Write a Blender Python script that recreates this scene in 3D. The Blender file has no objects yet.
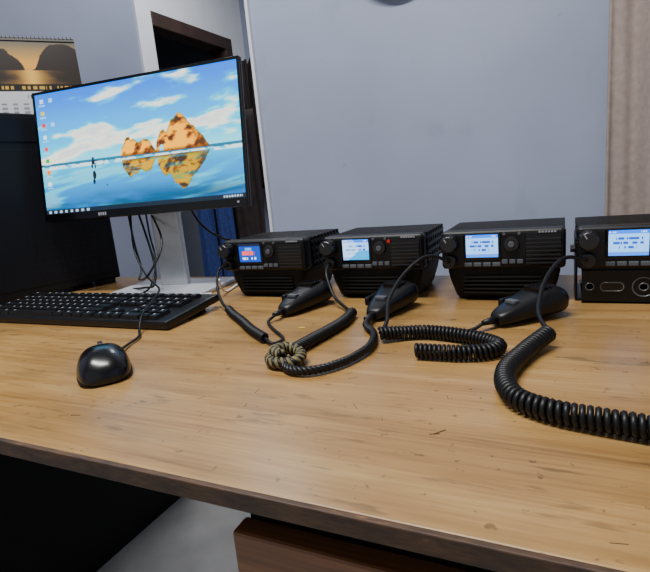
import bpy, bmesh, math, random
import numpy as np
from mathutils import Vector, Matrix, noise as mnoise
random.seed(4)
COL=bpy.context.scene.collection
# ---------------------------------------------------------------- camera
W,H,f=650,572,500.0
p=math.radians(11.7); r=math.radians(5.4); yaw=math.radians(26)
fwd=Vector((-math.sin(yaw)*math.cos(p),math.cos(yaw)*math.cos(p),-math.sin(p)))
rt0=Vector((math.cos(yaw),math.sin(yaw),0)); up0=rt0.cross(fwd)
R=rt0*math.cos(r)-up0*math.sin(r); U=rt0*math.sin(r)+up0*math.cos(r)
cam=bpy.data.objects.new('camera',bpy.data.cameras.new('camera'));COL.objects.link(cam)
cam.matrix_world=Matrix(((R.x,U.x,-fwd.x,0),(R.y,U.y,-fwd.y,0),(R.z,U.z,-fwd.z,.95),(0,0,0,1)))
cam.data.sensor_width=36;cam.data.sensor_fit='HORIZONTAL';cam.data.lens=f/W*36;cam.data.clip_start=.01
bpy.context.scene.camera=cam
# ---------------------------------------------------------------- materials
def lin(c):
    return tuple((x/255/12.92 if x/255<=.04045 else ((x/255+.055)/1.055)**2.4) for x in c)
def mat(name,rgb,rough=.5,metal=0,spec=.5,nscale=0,namt=0,bump=0,coat=0,emis=None,estr=0,smudge=0):
    m=bpy.data.materials.new(name);m.use_nodes=True;nt=m.node_tree;b=nt.nodes['Principled BSDF']
    c=lin(rgb);b.inputs['Base Color'].default_value=(*c,1);b.inputs['Roughness'].default_value=rough
    b.inputs['Metallic'].default_value=metal;b.inputs['Specular IOR Level'].default_value=spec
    b.inputs['Coat Weight'].default_value=coat
    if emis: b.inputs['Emission Color'].default_value=(*lin(emis),1);b.inputs['Emission Strength'].default_value=estr
    if nscale:
        tc=nt.nodes.new('ShaderNodeTexCoord');n=nt.nodes.new('ShaderNodeTexNoise');n.inputs['Scale'].default_value=nscale;n.inputs['Detail'].default_value=6
        nt.links.new(tc.outputs['Object'],n.inputs['Vector'])
        if namt:
            cr=nt.nodes.new('ShaderNodeValToRGB');cr.color_ramp.elements[0].position=.3;cr.color_ramp.elements[1].position=.7
            cr.color_ramp.elements[0].color=(*[x*(1-namt) for x in c],1);cr.color_ramp.elements[1].color=(*[min(1,x*(1+namt)) for x in c],1)
            nt.links.new(n.outputs['Fac'],cr.inputs['Fac']);out=cr.outputs['Color']
            if smudge:
                for sc,lo,hi,dk in ((7,.62,.74,.86),(40,.70,.76,.80)):
                    ns=nt.nodes.new('ShaderNodeTexNoise');ns.inputs['Scale'].default_value=sc;ns.inputs['Detail'].default_value=5;nt.links.new(tc.outputs['Object'],ns.inputs['Vector'])
                    r_=nt.nodes.new('ShaderNodeMapRange');r_.inputs[1].default_value=lo;r_.inputs[2].default_value=hi;r_.inputs[3].default_value=1;r_.inputs[4].default_value=dk
                    nt.links.new(ns.outputs['Fac'],r_.inputs[0]);vm=nt.nodes.new('ShaderNodeVectorMath');vm.operation='SCALE'
                    nt.links.new(out,vm.inputs[0]);nt.links.new(r_.outputs[0],vm.inputs['Scale']);out=vm.outputs[0]
            nt.links.new(out,b.inputs['Base Color'])
        if bump:
            bp=nt.nodes.new('ShaderNodeBump');bp.inputs['Strength'].default_value=bump;bp.inputs['Distance'].default_value=.002
            nt.links.new(n.outputs['Fac'],bp.inputs['Height']);nt.links.new(bp.outputs['Normal'],b.inputs['Normal'])
    return m
def wood(name,stops,rough,sx=1.2,sy=16,stain=0):
    m=bpy.data.materials.new(name);m.use_nodes=True;nt=m.node_tree;b=nt.nodes['Principled BSDF'];L=nt.links.new
    tc=nt.nodes.new('ShaderNodeTexCoord');mp=nt.nodes.new('ShaderNodeMapping');mp.inputs['Scale'].default_value=(sx,sy,sy)
    L(tc.outputs['Object'],mp.inputs['Vector'])
    n=nt.nodes.new('ShaderNodeTexNoise');n.inputs['Scale'].default_value=2.2;n.inputs['Detail'].default_value=8;n.inputs['Distortion'].default_value=.8
    L(mp.outputs[0],n.inputs['Vector'])
    mp2=nt.nodes.new('ShaderNodeMapping');mp2.inputs['Scale'].default_value=(sx*5,sy*9,sy*9);L(tc.outputs['Object'],mp2.inputs['Vector'])
    n2=nt.nodes.new('ShaderNodeTexNoise');n2.inputs['Scale'].default_value=2;n2.inputs['Detail'].default_value=4;L(mp2.outputs[0],n2.inputs['Vector'])
    mx=nt.nodes.new('ShaderNodeMix');mx.inputs[0].default_value=.4;L(n.outputs['Fac'],mx.inputs[2]);L(n2.outputs['Fac'],mx.inputs[3])
    cr=nt.nodes.new('ShaderNodeValToRGB');e=cr.color_ramp.elements
    e[0].position=stops[0][0];e[0].color=(*lin(stops[0][1]),1);e[1].position=stops[-1][0];e[1].color=(*lin(stops[-1][1]),1)
    for pos,c in stops[1:-1]:
        k=e.new(pos);k.color=(*lin(c),1)
    L(mx.outputs[0],cr.inputs['Fac']);out=cr.outputs['Color']
    n3=nt.nodes.new('ShaderNodeTexNoise');n3.inputs['Scale'].default_value=9;n3.inputs['Detail'].default_value=7;L(tc.outputs['Object'],n3.inputs['Vector'])
    if stain:
        for sc,lo,hi,dk,msc in ((5,.35,.65,.74,(1,1,1)),(34,.62,.70,.62,(.5,2.4,1)),(110,.66,.72,.5,(1,1,1)),(14,.56,.7,.82,(.4,1.6,1))):
            mm=nt.nodes.new('ShaderNodeMapping');mm.inputs['Scale'].default_value=msc;L(tc.outputs['Object'],mm.inputs['Vector'])
            ns=nt.nodes.new('ShaderNodeTexNoise');ns.inputs['Scale'].default_value=sc;ns.inputs['Detail'].default_value=4;L(mm.outputs[0],ns.inputs['Vector'])
            r_=nt.nodes.new('ShaderNodeMapRange');r_.inputs[1].default_value=lo;r_.inputs[2].default_value=hi;r_.inputs[3].default_value=1;r_.inputs[4].default_value=dk
            L(ns.outputs['Fac'],r_.inputs[0])
            vm=nt.nodes.new('ShaderNodeVectorMath');vm.operation='SCALE';L(out,vm.inputs[0]);L(r_.outputs[0],vm.inputs['Scale']);out=vm.outputs[0]
    L(out,b.inputs['Base Color'])
    rr=nt.nodes.new('ShaderNodeMapRange');rr.inputs[3].default_value=rough-.08;rr.inputs[4].default_value=rough+.16
    L(n3.outputs['Fac'],rr.inputs[0]);L(rr.outputs[0],b.inputs['Roughness'])
    bp=nt.nodes.new('ShaderNodeBump');bp.inputs['Strength'].default_value=.08;bp.inputs['Distance'].default_value=.001
    L(mx.outputs[0],bp.inputs['Height']);L(bp.outputs[0],b.inputs['Normal'])
    return m
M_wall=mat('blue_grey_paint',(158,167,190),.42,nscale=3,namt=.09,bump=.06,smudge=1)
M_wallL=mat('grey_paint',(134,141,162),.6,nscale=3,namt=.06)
M_white=mat('white_paint',(222,225,230),.5,nscale=5,namt=.04)
M_ceil=mat('ceiling_paint',(205,205,205),.9,nscale=2,namt=.03)
M_floor=mat('concrete',(190,188,184),.6,nscale=7,namt=.2,bump=.2)
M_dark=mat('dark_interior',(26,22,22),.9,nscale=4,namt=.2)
M_brown=mat('dark_brown_wood',(56,40,33),.6,nscale=8,namt=.3)
M_desk=wood('desk_wood',[(.28,(122,88,46)),(.42,(154,116,64)),(.55,(170,132,78)),(.72,(190,155,98))],.28,stain=1)
M_drawer=wood('drawer_wood',[(.3,(92,56,32)),(.5,(120,76,44)),(.7,(146,98,60))],.45)
M_edge=wood('desk_edge_band',[(.30,(28,20,14)),(.45,(58,40,26)),(.62,(84,58,36)),(.74,(150,114,70))],.6,sx=9,sy=30)
M_blk=mat('black_plastic',(10,10,12),.4,spec=.4,nscale=60,namt=.1)
M_blkm=mat('black_matte',(7,7,8),.6,spec=.3,nscale=80,namt=.15)
M_gloss=mat('gloss_black',(5,5,7),.15)
M_knob=mat('knob_plastic',(24,24,27),.28,spec=.6)
M_rub=mat('black_rubber',(8,8,9),.45,spec=.4)
M_metal=mat('black_bracket_metal',(14,14,15),.35,metal=.3,nscale=30,namt=.2)
M_navy=mat('tower_case_paint',(7,9,17),.5,spec=.3,nscale=20,namt=.1)
M_silver=mat('silver_plastic',(186,190,196),.35,metal=.35,nscale=20,namt=.03)
M_key=mat('keycap_plastic',(11,11,13),.45,spec=.4)
M_leg=mat('key_legend',(150,152,160),.6)
M_btn=mat('grey_button',(80,84,90),.5)
M_curt=mat('curtain_fabric',(158,143,136),.9,nscale=90,namt=.12,bump=.2)
M_jack=mat('jacket_fabric',(38,27,28),.9,nscale=20,namt=.4)
M_jean=mat('denim',(34,54,112),.9,nscale=60,namt=.3)
M_yarn=mat('braided_yarn',(112,102,66),.85,nscale=150,namt=.6)
M_tag=mat('white_tag',(225,225,222),.6)
M_red=mat('red_dot',(190,30,30),.4)
M_yel=mat('yellow_tag',(200,170,40),.5)
# ---------------------------------------------------------------- helpers
def group(name,loc=(0,0,0),rz=0):
    e=bpy.data.objects.new(name,None);e.empty_display_size=.05;COL.objects.link(e);e.location=loc;e.rotation_euler=(0,0,math.radians(rz));return e
def T(x,y,z): return Matrix.Translation((x,y,z))
def RX(a): return Matrix.Rotation(math.radians(a),4,'X')
def RY(a): return Matrix.Rotation(math.radians(a),4,'Y')
def RZ(a): return Matrix.Rotation(math.radians(a),4,'Z')
def S(x,y,z): return Matrix.Diagonal((x,y,z,1))
def attach(o,parent):   # parent a part built in world coordinates
    o.parent=parent;o.matrix_parent_inverse=(T(*parent.location)@Matrix.Rotation(parent.rotation_euler[2],4,'Z')).inverted();return o
class B:
    def __init__(s): s.bm=bmesh.new()
    def box(s,x0,x1,y0,y1,z0,z1,M=None):
        m=T((x0+x1)/2,(y0+y1)/2,(z0+z1)/2)@S(x1-x0,y1-y0,z1-z0)
        bmesh.ops.create_cube(s.bm,size=1,matrix=(M@m) if M else m);return s
    def cyl(s,r1,r2,h,M,n=28): bmesh.ops.create_cone(s.bm,cap_ends=True,segments=n,radius1=r1,radius2=r2,depth=h,matrix=M);return s
    def loft(s,rings):
        vs=[[s.bm.verts.new(q) for q in ring] for ring in rings];n=len(rings[0])
        for a,b in zip(vs,vs[1:]):
            for i in range(n): s.bm.faces.new((a[i],a[(i+1)%n],b[(i+1)%n],b[i]))
        s.bm.faces.new(vs[0][::-1]);s.bm.faces.new(vs[-1]);return s
    def done(s,name,m,parent=None,bevel=0,smooth=False,sub=0,seg=2):
        bmesh.ops.recalc_face_normals(s.bm,faces=s.bm.faces)
        me=bpy.data.meshes.new(name);s.bm.to_mesh(me);s.bm.free()
        o=bpy.data.objects.new(name,me);COL.objects.link(o);me.materials.append(m)
        if smooth:
            for q in me.polygons:q.use_smooth=True
        if bevel:
            k=o.modifiers.new('bevel','BEVEL');k.width=bevel;k.segments=seg;k.limit_method='ANGLE';k.angle_limit=math.radians(40)
        if sub:
            k=o.modifiers.new('sub','SUBSURF');k.levels=sub;k.render_levels=sub
        if parent:o.parent=parent
        return o
def catmull(P,n=14):
    P=[Vector(q) for q in P];P=[P[0]*2-P[1]]+P+[P[-1]*2-P[-2]];out=[]
    for i in range(1,len(P)-2):
        a,b,c,d=P[i-1:i+3]
        for k in range(n):
            t=k/n;out.append(.5*((2*b)+(c-a)*t+(2*a-5*b+4*c-d)*t*t+(3*b-a-3*c+d)*t**3))
    out.append(P[-2]);return out
def resample(P,step):
    out=[P[0].copy()];acc=0;prev=P[0]
    for q in P[1:]:
        seg=(q-prev).length
        while acc+seg>=step and seg>1e-9:
            prev=prev.lerp(q,(step-acc)/seg);out.append(prev.copy());seg=(q-prev).length;acc=0
        acc+=seg;prev=q
    return out
def frames(P):
    n=len(P);Tn=[(P[min(i+1,n-1)]-P[max(i-1,0)]).normalized() for i in range(n)]
    N=Tn[0].orthogonal().normalized();out=[]
    for t in Tn:
        N=(N-t*N.dot(t)).normalized();out.append((t,N,t.cross(N)))
    return out
def tube(P,rad,name,m,parent=None,seg=8):
    V=[];F=[];fr=frames(P)
    for c,(t,n,b) in zip(P,fr):
        for k in range(seg):
            a=2*math.pi*k/seg;V.append(c+n*(rad*math.cos(a))+b*(rad*math.sin(a)))
    for i in range(len(P)-1):
        for k in range(seg):
            F.append((i*seg+k,i*seg+(k+1)%seg,(i+1)*seg+(k+1)%seg,(i+1)*seg+k))
    F.append(tuple(range(seg))[::-1]);F.append(tuple((len(P)-1)*seg+k for k in range(seg)))
    me=bpy.data.meshes.new(name);me.from_pydata([tuple(v) for v in V],[],F);me.materials.append(m)
    for q in me.polygons:q.use_smooth=True
    o=bpy.data.objects.new(name,me);COL.objects.link(o)
    if parent:o.parent=parent
    return o
def cable(P,rad,name,m=None,parent=None): return tube(resample(catmull(P),.004),rad,name,m or M_rub,parent)
def helix(P,Rh,pitch,ph=0,n=10):
    C=resample(catmull(P,20),pitch/n);fr=frames(C);out=[]
    for i,(c,(t,nn,b)) in enumerate(zip(C,fr)):
        a=2*math.pi*i/n+ph;out.append(c+nn*(Rh*math.cos(a))+b*(Rh*math.sin(a)))
    return out
def coil(P,Ro,wire,pitch,name,m=None,parent=None): return tube(helix(P,Ro-wire,pitch),wire,name,m or M_rub,parent,seg=6)
# numpy noise
rng=np.random.RandomState(7);LAT=rng.rand(128,128)
def vn(x,y):
    xi=np.floor(x).astype(int);yi=np.floor(y).astype(int);fx=x-xi;fy=y-yi;fx=fx*fx*(3-2*fx);fy=fy*fy*(3-2*fy)
    g=lambda a,b:LAT[a%128,b%128]
    return (g(xi,yi)*(1-fx)+g(xi+1,yi)*fx)*(1-fy)+(g(xi,yi+1)*(1-fx)+g(xi+1,yi+1)*fx)*fy
def fbm(x,y,o=5):
    s=0;a=.5;t=0
    for i in range(o): s=s+a*vn(x*2**i+17*i,y*2**i+31*i);t+=a;a*=.5
    return s/t
def sst(a,b,x): t=np.clip((x-a)/(b-a),0,1);return t*t*(3-2*t)
def mixc(A,c,m): return A*(1-m[...,None])+np.array(c,float)*m[...,None]
def paint(name,parent,M,w,h,nx,ny,fn,strength,rough=.3,base=False,sat=1.0):
    u,v=np.meshgrid(np.linspace(0,1,nx+1),np.linspace(0,1,ny+1));rgb=fn(u,v)/255.
    rgb=np.clip(rgb,0,1);rgb=np.where(rgb<=.04045,rgb/12.92,((rgb+.055)/1.055)**2.4)
    lum=(rgb@np.array([.21,.72,.07]))[...,None];rgb=np.clip(lum+(rgb-lum)*sat,0,2)
    V=[tuple(M@Vector(((a-.5)*w,0,(b-.5)*h))) for a,b in zip(u.ravel(),v.ravel())]
    n=nx+1;F=[(j*n+i,j*n+i+1,(j+1)*n+i+1,(j+1)*n+i) for j in range(ny) for i in range(nx)]
    me=bpy.data.meshes.new(name);me.from_pydata(V,[],F)
    at=me.color_attributes.new('Col','FLOAT_COLOR','POINT')
    c=np.ones((n*(ny+1),4),np.float32);c[:,:3]=rgb.reshape(-1,3);at.data.foreach_set('color',c.ravel())
    m=bpy.data.materials.new(name+'_mat');m.use_nodes=True;nt=m.node_tree;b=nt.nodes['Principled BSDF']
    a=nt.nodes.new('ShaderNodeAttribute');a.attribute_name='Col';b.inputs['Roughness'].default_value=rough
    if base: nt.links.new(a.outputs['Color'],b.inputs['Base Color'])
    else:
        b.inputs['Base Color'].default_value=(.01,.01,.01,1)
        nt.links.new(a.outputs['Color'],b.inputs['Emission Color']);b.inputs['Emission Strength'].default_value=strength
    me.materials.append(m);o=bpy.data.objects.new(name,me);COL.objects.link(o);o.parent=parent;return o
# ---------------------------------------------------------------- room
def room(name,*b,m=M_wall): return B().box(*b).done(name,m)
room('floor',-3.4,1.6,-1.8,3.5,-.08,0,m=M_floor)
room('ceiling',-3.4,1.6,-1.8,3.5,2.7,2.78,m=M_ceil)
room('wall_back',-.785,1.6,1.3,1.4,0,2.7)
room('wall_right',1.6,1.7,-1.8,3.5,0,2.7)
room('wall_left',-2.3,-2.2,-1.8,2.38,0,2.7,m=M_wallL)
b=B().box(-2.3,-2.2,2.38,3.5,2.02,2.7);b.box(-2.3,-2.2,3.3,3.5,0,2.02);b.done('wall_passage',M_white)
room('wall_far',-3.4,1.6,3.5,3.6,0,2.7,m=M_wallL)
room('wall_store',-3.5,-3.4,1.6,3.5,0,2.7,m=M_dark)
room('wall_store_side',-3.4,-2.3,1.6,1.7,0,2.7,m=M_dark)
room('trim_1',-.794,-.785,1.29,1.41,0,2.7,m=M_white)
g=group('door_frame',(0,0,0))
B().box(-2.31,-2.18,2.38,2.5,0,2.1).done('near_jamb',M_white,g,.004)
B().box(-2.31,-2.175,2.5,3.3,1.94,2.02).done('lintel',M_brown,g,.004)
B().box(-2.31,-2.175,3.22,3.3,0,1.94).done('far_jamb',M_brown,g,.004)
def sheet(name,m,parent,x0,x1,z0,z1,y,amp,freq,nx=90,nz=30,wf=None,seed=0,thick=.004):
    bm=bmesh.new();rows=[]
    for j in range(nz+1):
        t=j/nz;row=[]
        for i in range(nx+1):
            s=i/nx;k=wf(t) if wf else 1;xc=(x0+x1)/2
            x=xc+(s-.5)*(x1-x0)*k
            yy=y+amp*math.sin(s*freq+seed)*(.7+.3*math.sin(t*2+seed))+amp*.4*math.sin(s*freq*2.3+t*3+seed)+.3*amp*mnoise.noise(Vector((s*5,t*4,seed)))
            row.append(bm.verts.new((x,yy,z0+(z1-z0)*t)))
        rows.append(row)
    for j in range(nz):
        for i in range(nx): bm.faces.new((rows[j][i],rows[j][i+1],rows[j+1][i+1],rows[j+1][i]))
    me=bpy.data.meshes.new(name);bm.to_mesh(me);bm.free();me.materials.append(m)
    for q in me.polygons:q.use_smooth=True
    o=bpy.data.objects.new(name,me);COL.objects.link(o);k=o.modifiers.new('s','SOLIDIFY');k.thickness=thick
    if parent:o.parent=parent
    return o
g=group('window_curtain')
sheet('fabric',M_curt,g,.085,.95,.12,2.38,1.235,.02,50,nx=240)
B().cyl(.012,.012,1.1,T(.52,1.235,2.4)@RY(90)).done('curtain_rod',M_brown,g,smooth=True)
B().box(.02,.04,1.235,1.3,2.39,2.41).box(1.0,1.02,1.235,1.3,2.39,2.41).done('rod_brackets',M_brown,g)
g=group('wall_clock',(-.362,1.299,1.502))
B().cyl(.125,.12,.03,T(0,-.015,0)@RX(90),48).done('case',M_blk,g,.004)
B().cyl(.108,.108,.004,T(0,-.031,0)@RX(90),48).done('dial',M_white,g)
B().box(-.003,.003,-.036,-.033,0,.06).box(-.003,.003,-.037,-.034,0,.085,RY(110)).done('hands',M_blk,g)
g=group('hanging_jacket')
wf=lambda t:(.95 if t<.75 else .95-.75*((t-.75)/.25)**1.5)
sheet('jacket_body',M_jack,g,-2.17,-1.72,.95,1.99,3.36,.03,18,nx=60,wf=wf)
sheet('jacket_sleeve',M_jack,g,-2.2,-2.05,1.1,1.86,3.28,.02,9,nx=30,seed=2)
B().box(-1.96,-1.93,3.34,3.5,1.96,2.0).done('wall_hook',M_brown,g)
g=group('coat_stand',(-1.98,2.62,0))
B().cyl(.018,.015,1.5,T(0,0,.75)).done('pole',M_brown,g,smooth=True)
b=B()
for a in (0,90,180,270): b.box(0,.2,-.012,.012,0,.03,RZ(a))
for a in (30,150,270): b.cyl(.008,.006,.12,RZ(a)@T(.05,0,1.42)@RY(55),10)
b.done('feet_and_pegs',M_brown,g)
sheet('jeans_leg_1',M_jean,g,-.14,-.01,.3,1.36,-.05,.02,9,nx=30)
sheet('jeans_leg_2',M_jean,g,.0,.13,.34,1.36,-.05,.02,8,nx=30,seed=1)
sheet('dark_coat',M_jack,g,-.20,.30,.1,1.42,.06,.03,16,nx=50)
# ---------------------------------------------------------------- desk
g=group('office_desk')
B().box(-1.34,.85,.247,.965,.738,.75).done('desk_top',M_desk,g,.0012)
B().box(-1.34,.85,.243,.2485,.735,.7495).done('edge_band',M_edge,g,.001)
B().box(-1.3,.8,.285,.955,.70,.738).done('under_frame',M_blkm,g)
B().box(-.245,.33,.312,.90,.04,.705).done('drawer_carcass',M_blkm,g)
b=B()
for z0,z1 in ((.50,.672),(.28,.485),(.06,.265)): b.box(-.25,.335,.29,.312,z0,z1)
b.done('drawer_fronts',M_drawer,g,.003)
b=B()
for z in (.57,.385,.165): b.cyl(.005,.005,.12,T(.04,.275,z)@RY(90),12);b.box(-.015,-.007,.275,.292,z-.004,z+.004);b.box(.087,.095,.275,.292,z-.004,z+.004)
b.done('drawer_handles',M_silver,g)
B().box(-1.33,-1.30,.27,.95,0,.738).box(.80,.83,.27,.95,0,.738).done('side_panels',M_drawer,g)
b=B();b.box(-.006,.006,-.0005,.0005,0,.0003,T(-.087,.358,.75)@RZ(50));b.box(-.004,.004,-.0004,.0004,0,.0003,T(-.090,.354,.75)@RZ(20))
b.box(-.005,.005,-.0003,.0003,0,.0003,T(-.43,.30,.75)@RZ(15))
rs=random.Random(3)
for i in range(34):
    l=rs.uniform(.001,.006);b.box(-l,l,-.0002,.0002,0,.0002,T(rs.uniform(-.6,.25),rs.uniform(.26,.55),.75)@RZ(rs.uniform(0,180)))
b.done('scratches',mat('scratch_mark',(70,46,26),.7),g)
g=group('storage_cabinet',(-1.295,.40,0))
B().box(0,.185,0,.86,.0,.69).done('carcass',M_blkm,g,.003)
B().box(.01,.175,-.012,0,.03,.67).done('door_panel',M_blk,g,.002)
B().box(.15,.158,-.025,-.012,.3,.42).done('handle',M_silver,g)
# ---------------------------------------------------------------- tower
g=group('computer_tower',(-1.122,.72,.75),-13.6)
B().box(-.125,.055,-.21,.21,.012,.405).done('case',M_navy,g,.004)
b=B().box(.055,.0565,-.20,.20,.03,.33);b.box(.055,.057,-.205,.205,.345,.397);b.done('side_panel',M_navy,g,.0008)
b=B()
for i in range(12):
    b.box(.0562,.0568,.01+i*.0145,.0108+i*.0145,.045,.16)
for j in range(8): b.box(.0562,.0568,.01,.17,.045+j*.0165,.0458+j*.0165)
b.done('panel_ribs',M_blk,g)
B().box(-.12,.05,-.222,-.21,.02,.395).done('front_bezel',M_blk,g,.005)
b=B()
for x in(-.1,.03):
    for y in(-.18,.18): b.box(x-.015,x+.015,y-.02,y+.02,0,.013)
b.done('feet',M_rub,g)
# ---------------------------------------------------------------- calendar
def calfn(u,v):
    A=np.zeros(u.shape+(3,))+np.array([140,116,74.])
    A=mixc(A,(222,160,66),np.exp(-((v-.66)/.14)**2));A=mixc(A,(74,76,78),sst(.82,1,v)*.8)
    hor=.60
    arch=.60+.30*np.clip(1-((u-.22)/.30)**2,0,1)**.6;arch2=.60+.34*np.clip(1-((u-.88)/.27)**2,0,1)**.7
    n=(fbm(u*9,v*9)-.5)*.12
    m=((v>hor-.02)&((v<arch+n)|(v<arch2+n))).astype(float);A=mixc(A,(34,24,18),m)
    w=(v<hor).astype(float);A=mixc(A,(110,80,40),w);A=mixc(A,(240,186,80),w*np.exp(-((u-.57)/.10)**2)*.9)
    A=mixc(A,(30,22,18),w*sst(.1,.35,np.abs(u-.57)+.3*(fbm(u*6,v*14)-.4))*.9)
    A=mixc(A,(16,14,14),(v<.42).astype(float))
    A=mixc(A,(190,150,60),((v>.35)&(v<.40)&(vn(u*90,v*0)>.4)&(np.mod(u,.14)<.12)).astype(float))
    A=mixc(A,(188,192,196),(v<.33).astype(float))
    A=mixc(A,(30,34,50),((v>.24)&(v<.29)&(u>.5)&(u<.97)&(vn(u*90,v*0+5)>.35)).astype(float))
    return mixc(A,(110,112,120),((np.mod(v,.05)<.025)&(v<.2)&(np.mod(u,.09)<.045)).astype(float)*.8)
g=group('desk_calendar',(-1.104,.816,1.155),52)
lean=RX(-8)
B().box(-.118,.118,0,.003,.0,.182,lean).done('front_board',M_blk,g)
B().box(-.118,.118,-.003,0,0,.178,T(0,.062,0)@RX(12)).done('back_board',M_blk,g)
paint('calendar_page',g,lean@T(0,-.0012,.091),.236,.178,170,120,calfn,0,rough=.3,base=True)
b=B()
for i in range(28): b.cyl(.0055,.0055,.0016,lean@T(-.112+i*.0083,.003,.182)@RY(90),12)
b.done('spiral_binding',M_blk,g)
# ---------------------------------------------------------------- monitor
def wall_fn(u,v):
    A=np.zeros(u.shape+(3,));t=np.clip((v-.42)/.58,0,1)
    A=mixc(A+np.array([140,212,232.]),(8,160,224),sst(.0,.45,t));A=mixc(A,(0,110,208),sst(.4,1,t))
    n=fbm(u*4.2+v*4,v*9-u*3.0,7)
    bias=.14*np.exp(-((u-.58)/.22)**2-((v-.86-.14*(.6-u))/.12)**2)+.09*np.exp(-((u-.22)/.22)**2-((v-.62)/.05)**2)+.08*np.exp(-((u-.92)/.12)**2-((v-.66)/.10)**2)-.10*np.exp(-((u-.12)/.2)**2-((v-.88)/.2)**2)
    cl=sst(.53,.74,n+bias);A=mixc(A,(248,240,224),cl*.95)
    A=mixc(A,(170,186,200),sst(.70,.85,n+bias)*.5)
    w=(v<.42).astype(float);k=np.clip((.42-v)/.42,0,1)
    Wc=np.zeros_like(A)+np.array([90,190,218.]);Wc=mixc(Wc,(10,140,196),sst(0,.35,k));Wc=mixc(Wc,(2,92,150),sst(.35,1,k))
    n2=fbm(u*4+4,v*14-u*3,5);Wc=mixc(Wc,(180,214,220),sst(.52,.72,n2)*.6);Wc=mixc(Wc,(30,48,60),sst(.5,1,k)*sst(.42,.62,fbm(u*2.4+9,v*7))*.7)
    A=A*(1-w[...,None])+Wc*w[...,None]
    sea=((v>.395)&(v<.42)).astype(float);A=mixc(A,(14,84,112),sea*.85);foam=((v>.372)&(v<.40)&(fbm(u*34,v*44,3)>.45)).astype(float);A=mixc(A,(238,240,236),foam*.8)
    hb=np.interp(u,[.605,.61,.618,.635,.65,.662,.672,.69,.705,.72,.735,.75,.765,.785,.81,.835,.85,.86],[0,.07,.10,.155,.165,.15,.19,.235,.255,.285,.275,.235,.215,.165,.13,.07,.03,0])
    hs=np.interp(u,[.43,.435,.45,.462,.475,.50,.52,.54,.562,.58,.60,.61],[0,.06,.10,.135,.145,.12,.105,.115,.12,.09,.03,0])
    h=np.maximum(hb,hs);h=h+(fbm(u*70,u*0+2,3)-.5)*.035*(h>.01)
    tx=fbm(u*34-v*14,v*20+u*10,4)
    def rockc(vv):
        c=np.zeros_like(A)+np.array([244,178,40.]);c=mixc(c,(150,88,28),sst(.46,.60,tx));c=mixc(c,(60,38,26),sst(.60,.70,tx));c=mixc(c,(104,112,40),sst(.03,0,h-vv)*.6)
        c=mixc(c,(48,30,24),sst(.03,.0,vv)*.7);return mixc(c,(90,52,28),sst(0,.08,u-.77)*.6)
    vv=v-.408;rock=((vv>0)&(vv<h)&(h>.012)).astype(float)
    hole=(((u-.632)/.009)**2+((v-.43)/.035)**2<1).astype(float);rock=rock*(1-hole)
    C=rockc(vv);A=A*(1-rock[...,None])+C*rock[...,None]
    vr=.385-v;rf=((vr>0)&(vr<h*.98)&(h>.012)).astype(float)*(.60+.35*sst(.3,.6,fbm(u*10,v*60,3)))
    C=rockc(vr)*.8;A=A*(1-rf[...,None])+C*rf[...,None]
    for cx,cz,rx,rz in ((.282,.425,.006,.011),(.282,.395,.009,.02),(.275,.362,.004,.022),(.291,.362,.004,.022),(.298,.405,.014,.004),(.283,.29,.009,.035),(.279,.24,.006,.025),(.345,.20,.003,.006)):
        A=mixc(A,(12,16,26),(((u-cx)/rx)**2+((v-cz)/rz)**2<1).astype(float))
    for i in range(8):
        z=.94-i*.098;c=[(235,235,240),(240,200,60),(210,50,40),(240,240,240),(225,60,60),(50,150,70),(240,120,40),(240,240,240)][i]
        A=mixc(A,c,((np.abs(u-.035)<.010)&(np.abs(v-z)<.017)).astype(float)*.85)
        A=mixc(A,(240,245,250),((np.abs(u-.035)<.018)&(np.abs(v-z+.034)<.005)&(np.mod(u,.009)<.006)).astype(float)*.7)
    for i in range(3):
        z=.94-i*.098;A=mixc(A,(225,232,240),((np.abs(u-.085)<.009)&(np.abs(v-z)<.015)&(i!=1)).astype(float)*.7)
    A=mixc(A,(12,26,40),(v<.036).astype(float))
    for i in range(8): A=mixc(A,(200,215,230),((np.abs(u-.02-i*.03)<.007)&(np.abs(v-.017)<.009)).astype(float)*.8)
    return mixc(A,(210,220,230),((u>.90)&(u<.985)&(np.abs(v-.017)<.008)&(np.mod(u,.012)<.008)).astype(float)*.8)
g=group('computer_monitor',(-.772,.825,.75),8);MON=g
P=T(-.0129,-.0356,.306)@RX(-6.6)@S(.91,1,.91)
B().box(-.27,.27,0,.010,-.151,.151,P).done('bezel',M_gloss,g,.003)
b=B();b.box(-.268,.268,-.0025,.001,-.150,-.133,P);b.box(-.269,-.263,-.0025,.001,-.150,.150,P);b.box(.263,.269,-.0025,.001,-.150,.150,P);b.box(-.268,.268,-.0025,.001,.144,.150,P);b.done('bezel_frame',M_gloss,g,.0006)
B().box(-.20,.20,.010,.026,-.10,.11,P).done('rear_housing',M_blk,g,.008)
paint('display',g,P@T(0,-.0008,.0055),.526,.277,460,244,wall_fn,2.1,sat=1.35)
b=B()
for i,x in enumerate((-.112,-.106,-.100,-.094)): b.box(x,x+.0035,-.0035,-.0024,-.145,-.138,P)
b.box(.243,.248,-.0035,-.0024,-.143,-.139,P);b.done('bezel_marks',M_leg,g)
B().box(-.034,.034,.006,.022,.008,.33).done('stand_column',M_silver,g,.004)
B().box(-.045,.045,-.014,.01,.26,.35).done('hinge',M_blk,g,.004)
B().box(-.12,.12,-.10,.075,0,.010).done('stand_base',M_silver,g,.003)
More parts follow.
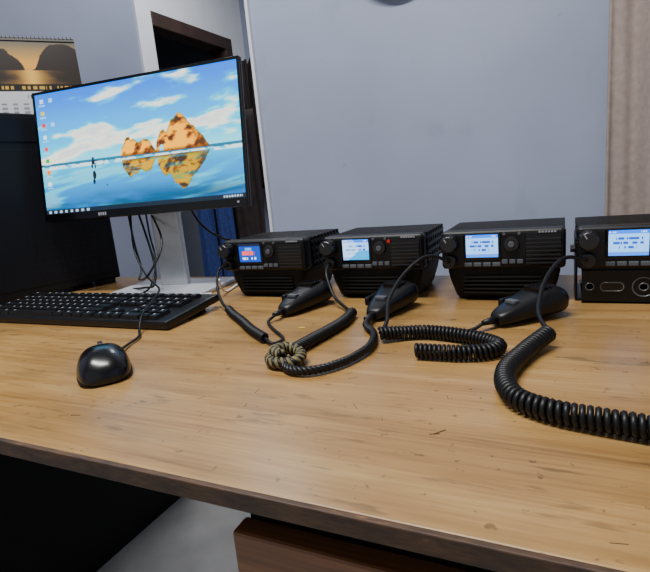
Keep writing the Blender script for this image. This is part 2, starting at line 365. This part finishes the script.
# ---------------------------------------------------------------- keyboard
g=group('computer_keyboard',(-.773,.622,.75),1)
tilt=RX(4.5)
B().box(-.228,.228,-.070,.070,.0,.014,T(0,0,.0065)@tilt).done('base',M_blk,g,.004)
B().box(-.20,-.17,.045,.06,0,.015).box(.17,.20,.045,.06,0,.015).box(-.2,.2,-.066,-.055,0,.006).done('feet',M_rub,g)
b=B();lg=B();K=T(0,0,.0065)@tilt
def key(x,y,w,d=.0165):
    z0=.0135
    v=[b.bm.verts.new(K@Vector(q)) for q in [(x,y,z0),(x+w,y,z0),(x+w,y+d,z0),(x,y+d,z0),(x+.002,y+.0015,z0+.0065),(x+w-.002,y+.0015,z0+.0065),(x+w-.002,y+d-.0025,z0+.0065),(x+.002,y+d-.0025,z0+.0065)]]
    for q in [(4,5,6,7),(0,1,5,4),(1,2,6,5),(2,3,7,6),(3,0,4,7)]: b.bm.faces.new([v[k] for k in q])
    lx=x+.0045;ly=y+d-.0085;v=[lg.bm.verts.new(K@Vector(q)) for q in [(lx,ly,z0+.0067),(lx+.0032,ly,z0+.0067),(lx+.0032,ly+.004,z0+.0067),(lx,ly+.004,z0+.0067)]]
    lg.bm.faces.new(v)
u=.0189;X0=-.221
def row(y,ws,x=X0):
    for w in ws:
        if w>0: key(x+.0007,y,w*u-.0016)
        x+=abs(w)*u
ys=[-.064+i*u*1.0 for i in range(5)]+[-.064+5*u+.006]
row(ys[5],[1,-1,1,1,1,1,-.5,1,1,1,1,-.5,1,1,1,1,-.25,1,1,1,-.25,1,1,1,1])
row(ys[4],[1]*13+[2,-.25,1,1,1,-.25,1,1,1,1])
row(ys[3],[1.5]+[1]*12+[1.5,-.25,1,1,1,-.25,1,1,1,1])
row(ys[2],[1.75]+[1]*11+[2.25,-3.5,1,1,1])
row(ys[1],[2.25]+[1]*10+[2.75,-1.25,1,-1.25,1,1,1,1])
row(ys[0],[1.25]*3+[6.25]+[1.25]*4+[-.25,1,1,1,-.25,2,1,1])
b.done('keys',M_key,g);lg.done('key_legends',M_leg,g)
# ---------------------------------------------------------------- mouse
md=(-.60,.80);mang=math.degrees(math.atan2(md[1],md[0]))-90+14
g=group('computer_mouse',(-.500,.398,.75),mang)
def dome(y,w,h,n=20,zb=.002):
    ring=[]
    for k in range(n):
        a=math.pi*k/(n-1);c=math.cos(a);s=math.sin(a)
        ring.append((w*math.copysign(abs(c)**.75,c),y,zb+(h-zb)*abs(s)**.85))
    return ring
prof=[(-.053,.010,.010),(-.050,.020,.018),(-.042,.0275,.027),(-.028,.0315,.034),(-.010,.0325,.0365),(.010,.031,.034),(.028,.0295,.028),(.042,.0285,.021),(.050,.0245,.015),(.053,.017,.010)]
M_mouse=mat('mouse_plastic',(8,8,11),.24)
B().loft([dome(y,w*.94,h) for y,w,h in prof]).done('shell',M_mouse,g,smooth=True,sub=2)
B().cyl(.011,.011,.006,T(0,.034,.0195)@RY(90),24).done('scroll_wheel',M_rub,g,.001)
B().loft([[(x*.97,y,z*.45+.0005) for x,y,z in dome(y,w,h)] for y,w,h in prof[1:-1]]).done('side_grip',M_blkm,g,smooth=True,sub=1)
attach(cable([(-.527,.445,.758),(-.548,.48,.754),(-.562,.515,.754),(-.580,.535,.757),(-.595,.56,.774),(-.62,.61,.783),(-.66,.67,.788),(-.73,.725,.79),(-.78,.76,.80),(-.83,.79,.84),(-.855,.815,.885),(-.87,.84,.95)],.0019,'cable'),g)
# ---------------------------------------------------------------- loose monitor cables
g=MON
attach(cable([(-.87,.845,.97),(-.84,.84,.87),(-.79,.80,.81),(-.76,.76,.776),(-.80,.77,.767),(-.87,.80,.757)],.0024,'cable_1'),g)
attach(cable([(-.89,.845,.99),(-.88,.84,.86),(-.85,.82,.80),(-.81,.77,.785),(-.76,.75,.80),(-.75,.79,.86),(-.82,.84,.93)],.0022,'cable_2'),g)
attach(cable([(-.84,.85,.99),(-.82,.83,.88),(-.775,.79,.83),(-.75,.75,.79),(-.76,.73,.767),(-.82,.72,.757)],.002,'cable_3'),g)
attach(cable([(-.73,.855,.98),(-.71,.86,.90),(-.66,.87,.855),(-.61,.90,.84),(-.56,.94,.83),(-.50,.955,.82)],.0026,'cable_4'),g)
attach(cable([(-.63,.87,.754),(-.61,.80,.754),(-.60,.77,.770),(-.59,.755,.79)],.0022,'cable_5',M_tag),g)
attach(B().box(-.014,.014,-.001,.001,0,.016,T(-.606,.725,.752)@RZ(20)@RX(-20)).done('label_tag',M_tag),g)
# ---------------------------------------------------------------- radios
def scr_light(u,v):
    A=np.zeros(u.shape+(3,))+np.array([140,192,250.]);A=mixc(A,(40,104,225),((v>.86)).astype(float)*.9)
    A=mixc(A,(235,244,252),((np.abs(v-.93)<.03)&((u<.2)|(u>.8))&(vn(u*40,v*0)>.4)).astype(float)*.8)
    for z,a,b_ in ((.68,.15,.85),(.50,.12,.88),(.33,.25,.72)):
        A=mixc(A,(16,54,150),((np.abs(v-z)<.05)&(u>a)&(u<b_)&(vn(u*34,v*0+z*9)>.4)).astype(float)*.85)
    return mixc(A,(60,116,215),((v<.14)).astype(float)*.8)
def scr_two(u,v):
    A=scr_light(u,v);A=mixc(A,(225,238,248),((u+v*.6)<1.0).astype(float)*.4);return mixc(A,(20,140,195),((v<.45)&(u>.2+v)).astype(float)*.8)
def scr_dark(u,v):
    A=np.zeros(u.shape+(3,))+np.array([16,60,150.]);A=mixc(A,(14,22,46),(v>.85).astype(float))
    A=mixc(A,(245,100,24),((v>.38)&(v<.58)&(u>.15)&(u<.72)&(vn(u*22,v*0)>.25)).astype(float))
    A=mixc(A,(210,225,240),((v>.12)&(v<.26)&(u>.15)&(u<.8)&(vn(u*24,v*0+3)>.42)).astype(float));return mixc(A,(120,170,230),((v>.62)&(v<.78)&(u>.3)&(u<.6)).astype(float)*.8)
def radio(x,fn,y=.768,bracket=False,estr=2.3):
    g=group('two_way_radio',(x,y,.75),0)
    B().box(-.087,.087,0,.026,.050,.108).done('front_panel',M_blk,g,.006,seg=3)
    B().box(-.082,.082,.024,.165,.054,.104).done('chassis',M_blkm,g,.003)
    b=B()
    for i in range(9): b.box(-.086,.086,.040+i*.014,.045+i*.014,.054,.106)
    for i in range(4): b.box(-.086,.086,.035,.16,.058+i*.012,.063+i*.012)
    b.done('heat_sink_fins',M_metal,g,.0008)
    B().cyl(.0135,.012,.020,T(-.073,-.010,.091)@RX(90),32).done('volume_knob',M_knob,g,.0018,seg=3)
    b=B()
    for k in range(18):
        a=2*math.pi*k/18;b.box(-.0006,.0006,-.018,-.002,.0128,.0138,T(-.073,0,.091)@RY(math.degrees(a)))
    b.done('knob_ribs',M_rub,g)
    B().box(-.0007,.0007,-.0208,-.0195,.004,.010,T(-.073,0,.091)@RY(-30)).done('knob_pointer',M_leg,g)
    B().cyl(.0105,.0095,.012,T(-.073,-.006,.0635)@RX(90),28).done('microphone_jack',M_knob,g,.001)
    B().box(-.053,.001,-.002,.002,.064,.105).done('display_bezel',M_gloss,g,.002)
    paint('display',g,T(-.026,-.0024,.0855),.046,.034,72,52,fn,estr,sat=1.2)
    b=B()
    for i in range(4): b.box(-.052+i*.0135,-.0405+i*.0135,-.003,.001,.0545,.0605)
    b.done('function_keys',M_btn,g,.001)
    b=B().cyl(.0115,.0105,.005,T(.0155,-.002,.087)@RX(90),28);b.done('navigation_ring',M_knob,g,.001)
    B().cyl(.0045,.0045,.004,T(.0155,-.005,.087)@RX(90),16).done('navigation_key',M_btn,g,.0008)
    b=B();
    for xx in (.006,.0165,.027): b.box(xx-.004,xx+.004,-.003,.001,.0585,.0645)
    b.cyl(.0022,.0022,.003,T(.0055,-.001,.102)@RX(90),10);b.cyl(.0022,.0022,.003,T(.026,-.001,.102)@RX(90),10)
    b.done('side_keys',M_btn,g,.0005)
    B().box(.034,.082,-.0012,.002,.056,.1005).done('speaker_recess',M_gloss,g,.001)
    b=B()
    for i in range(7): b.box(.035,.081,-.004,.001,.0575+i*.0058,.0603+i*.0058)
    b.done('speaker_grille',M_knob,g,.0006)
    b=B()
    for i in range(6): b.box(.052+i*.004,.0546+i*.004,-.0016,.0005,.1022,.1045)
    b.done('maker_mark',M_leg,g)
    if not bracket:
        rr=[]
        for z,w,d0,d1 in ((0,.066,.016,.140),(.006,.070,.012,.145),(.030,.077,.006,.15),(.044,.080,.005,.152),(.0505,.080,.005,.152)):
            ring=[];rc=.012
            for cx,cy,a0 in ((w-rc,d0+rc,-90),(w-rc,d1-rc,0),(-w+rc,d1-rc,90),(-w+rc,d0+rc,180)):
                for k in range(6):
                    a=math.radians(a0+18*k);ring.append((cx+rc*math.cos(a),cy+rc*math.sin(a),z))
            rr.append(ring)
        B().loft(rr).done('speaker_base',M_blkm,g)
        b=B()
        for i in range(5): b.box(-.055,.055,.002,.01,.012+i*.006,.0145+i*.006)
        b.done('base_slots',M_blk,g,.0005)
    else:
        b=B();b.box(-.08,.08,.008,.012,.0,.047);b.box(-.08,.08,.008,.145,.0,.004);b.box(-.088,-.085,.02,.12,.0,.09);b.box(.085,.088,.02,.12,.0,.09);b.box(-.088,.088,.02,.12,.0,.004);b.box(-.08,.08,.012,.15,.042,.0505)
        b.done('mounting_bracket',M_metal,g,.0012)
        b=B();RIM=mat('worn_metal_edge',(110,112,118),.35,metal=.6)
        def slot(cx,hl,hh,cz=.024,a0=0,a1=360,fill=True):
            n=40;P_=[]
            for t in range(n+1):
                a=math.radians(a0+(a1-a0)*t/n);c=math.cos(a);s_=math.sin(a)
                P_.append(Vector((cx+math.copysign(hl-hh,c)*(abs(c)>.05)+hh*c,.0068,cz+hh*s_)))
            tube(P_,.0009,'slot_rim',RIM,g,6)
            if fill:
                b.box(cx-(hl-hh),cx+(hl-hh),.0068,.0085,cz-hh+.0005,cz+hh-.0005)
                for sx in (-1,1): b.cyl(hh-.0005,hh-.0005,.0017,T(cx+sx*(hl-hh),.0077,cz)@RX(90),20)
        slot(-.070,.005,.005);slot(-.043,.014,.006);slot(-.006,.0131,.013,a0=40,a1=320,fill=False);slot(-.006,.0052,.005);slot(.034,.014,.006);slot(.066,.006,.005)
        b.done('bracket_slots',M_gloss,g)
        B().cyl(.006,.006,.006,T(-.091,.06,.07)@RY(90),6).done('bracket_screw',M_metal,g)
    return g
radio(-.495,scr_dark)
g=radio(-.285,scr_two);B().cyl(.003,.003,.002,T(.0125+.02,-.0035,.098)@RX(90),10).done('alarm_key',M_red,g)
radio(-.083,scr_light)
radio(.104,scr_light,bracket=True,y=.760)
# ---------------------------------------------------------------- microphones
def mic(x,y,ang,s=1):
    g=group('handheld_microphone',(x,y,.75),ang)
    def ring(yy,w,h,zc,n=24):
        return [(w*math.copysign(abs(math.cos(2*math.pi*k/n))**.7,math.cos(2*math.pi*k/n)),yy,zc+h*math.copysign(abs(math.sin(2*math.pi*k/n))**.7,math.sin(2*math.pi*k/n))) for k in range(n)]
    prof=[(-.056,.008,.006,.010),(-.050,.013,.009,.0115),(-.035,.0175,.0115,.014),(-.012,.022,.014,.017),(.012,.027,.0165,.020),(.030,.031,.019,.022),(.042,.031,.019,.022),(.049,.027,.015,.021),(.052,.018,.009,.020)]
    B().loft([ring(*q) for q in prof]).done('body',M_blk,g,smooth=True,sub=2)
    b=B()
    for i in range(6): b.box(-.017+abs(i-2.5)*.0015,.017-abs(i-2.5)*.0015,.010+i*.0055,.0125+i*.0055,.034,.0412)
    b.done('speaker_slots',M_gloss,g,.0005)
    B().box(-.0325,-.024,-.018,.018,.012,.026).done('push_to_talk_key',M_rub,g,.003)
    B().cyl(.0055,.0035,.022,T(0,-.064,.0105)@RX(90),16).done('strain_relief',M_rub,g,smooth=True)
    B().box(-.008,.008,-.03,-.02,.026,.031).done('key_pad',M_btn,g,.001)
    return g
mic1=mic(-.043,.680,-38);mic2=mic(-.235,.695,-8);mic3=mic(-.383,.700,-10)
# ---------------------------------------------------------------- cords
g=group('coiled_cord')
coil([(-.014,.574,.766),(-.034,.53,.7605),(-.048,.467,.7602),(-.038,.418,.7602),(-.012,.397,.7602),(.025,.388,.7602),(.056,.383,.7602),(.10,.372,.7602),(.16,.35,.7602)],.010,.0026,.0054,'coil',parent=g)
cable([(-.014,.576,.768),(-.022,.595,.774),(-.026,.62,.781),(-.022,.66,.80),(-.010,.70,.8165),(.006,.733,.822),(.031,.750,.8145)],.0027,'lead',parent=g)
attach(coil([(-.203,.557,.762),(-.175,.574,.7592),(-.147,.581,.7592),(-.105,.572,.7592),(-.075,.557,.7592),(-.062,.541,.7592),(-.072,.524,.7592),(-.10,.514,.7592),(-.147,.512,.7592)],.009,.0024,.005,'coil'),mic1)
attach(cable([(-.156,.752,.8145),(-.17,.735,.826),(-.186,.712,.828),(-.206,.68,.81),(-.213,.63,.786),(-.203,.585,.768),(-.203,.557,.762)],.0027,'lead'),mic1)
attach(cable([(-.089,.621,.76),(-.103,.609,.754),(-.125,.598,.753),(-.15,.592,.753)],.0024,'lead_2'),mic1)
attach(coil([(-.503,.658,.758),(-.475,.632,.7572),(-.437,.60,.7572),(-.395,.562,.7572),(-.353,.53,.7572)],.0072,.0021,.0045,'coil'),mic3)
attach(cable([(-.568,.756,.8145),(-.57,.732,.81),(-.553,.70,.785),(-.528,.675,.765),(-.503,.658,.758)],.0025,'lead'),mic3)
attach(cable([(-.353,.53,.757),(-.335,.52,.754),(-.335,.545,.753),(-.375,.585,.753),(-.398,.612,.754),(-.395,.632,.760)],.0024,'lead_2'),mic3)
attach(coil([(-.282,.662,.758),(-.276,.62,.7582),(-.278,.58,.7582),(-.285,.53,.7582),(-.290,.49,.7582)],.0082,.0023,.0048,'coil'),mic2)
attach(cable([(-.358,.756,.8145),(-.354,.735,.80),(-.335,.715,.77),(-.305,.69,.757),(-.282,.662,.758)],.0025,'lead'),mic2)
def braid_at(P,Ro,wire,pitch,name,mats):
    for i,m in enumerate(mats): attach(tube(helix(P,Ro-wire,pitch,2*math.pi*i/len(mats),12),wire,name+'_strand_%d'%(i+1),m,None,seg=6),mic2)
braid_at([(-.300,.49,.758),(-.306,.468,.758),(-.292,.450,.758),(-.268,.455,.7585),(-.272,.478,.760),(-.292,.482,.765),(-.30,.466,.766),(-.284,.456,.765)],.0068,.0026,.014,'wrap',[M_yarn,M_rub,M_yarn,M_rub])
braid_at([(-.284,.452,.757),(-.262,.438,.7563),(-.24,.442,.7563),(-.22,.465,.7563),(-.208,.50,.7563),(-.206,.535,.757),(-.218,.575,.7563),(-.239,.605,.757),(-.243,.632,.76)],.0052,.0028,.016,'cord',[M_rub,M_rub,M_rub])
g=group('yellow_label');B().box(-.004,.004,-.003,.003,0,.001,T(-.335,.60,.7501)@RZ(30)).done('sticker',M_yel,g)
# ---------------------------------------------------------------- lights
def area(name,loc,sx,sy,e,c,rot=(0,0,0)):
    l=bpy.data.lights.new(name,'AREA');l.shape='RECTANGLE';l.size=sx;l.size_y=sy;l.energy=e;l.color=c
    o=bpy.data.objects.new(name,l);COL.objects.link(o);o.location=loc;o.rotation_euler=rot;return o
area('ceiling_tube_light',(-.6,.1,2.62),1.2,.12,64,(1,.985,.97))
area('passage_light',(-1.4,2.3,2.62),.5,.5,24,(.97,.98,1))
w=bpy.data.worlds.new('world');bpy.context.scene.world=w;w.use_nodes=True
bg=w.node_tree.nodes['Background'];bg.inputs[0].default_value=(.9,.94,1,1);bg.inputs[1].default_value=.45
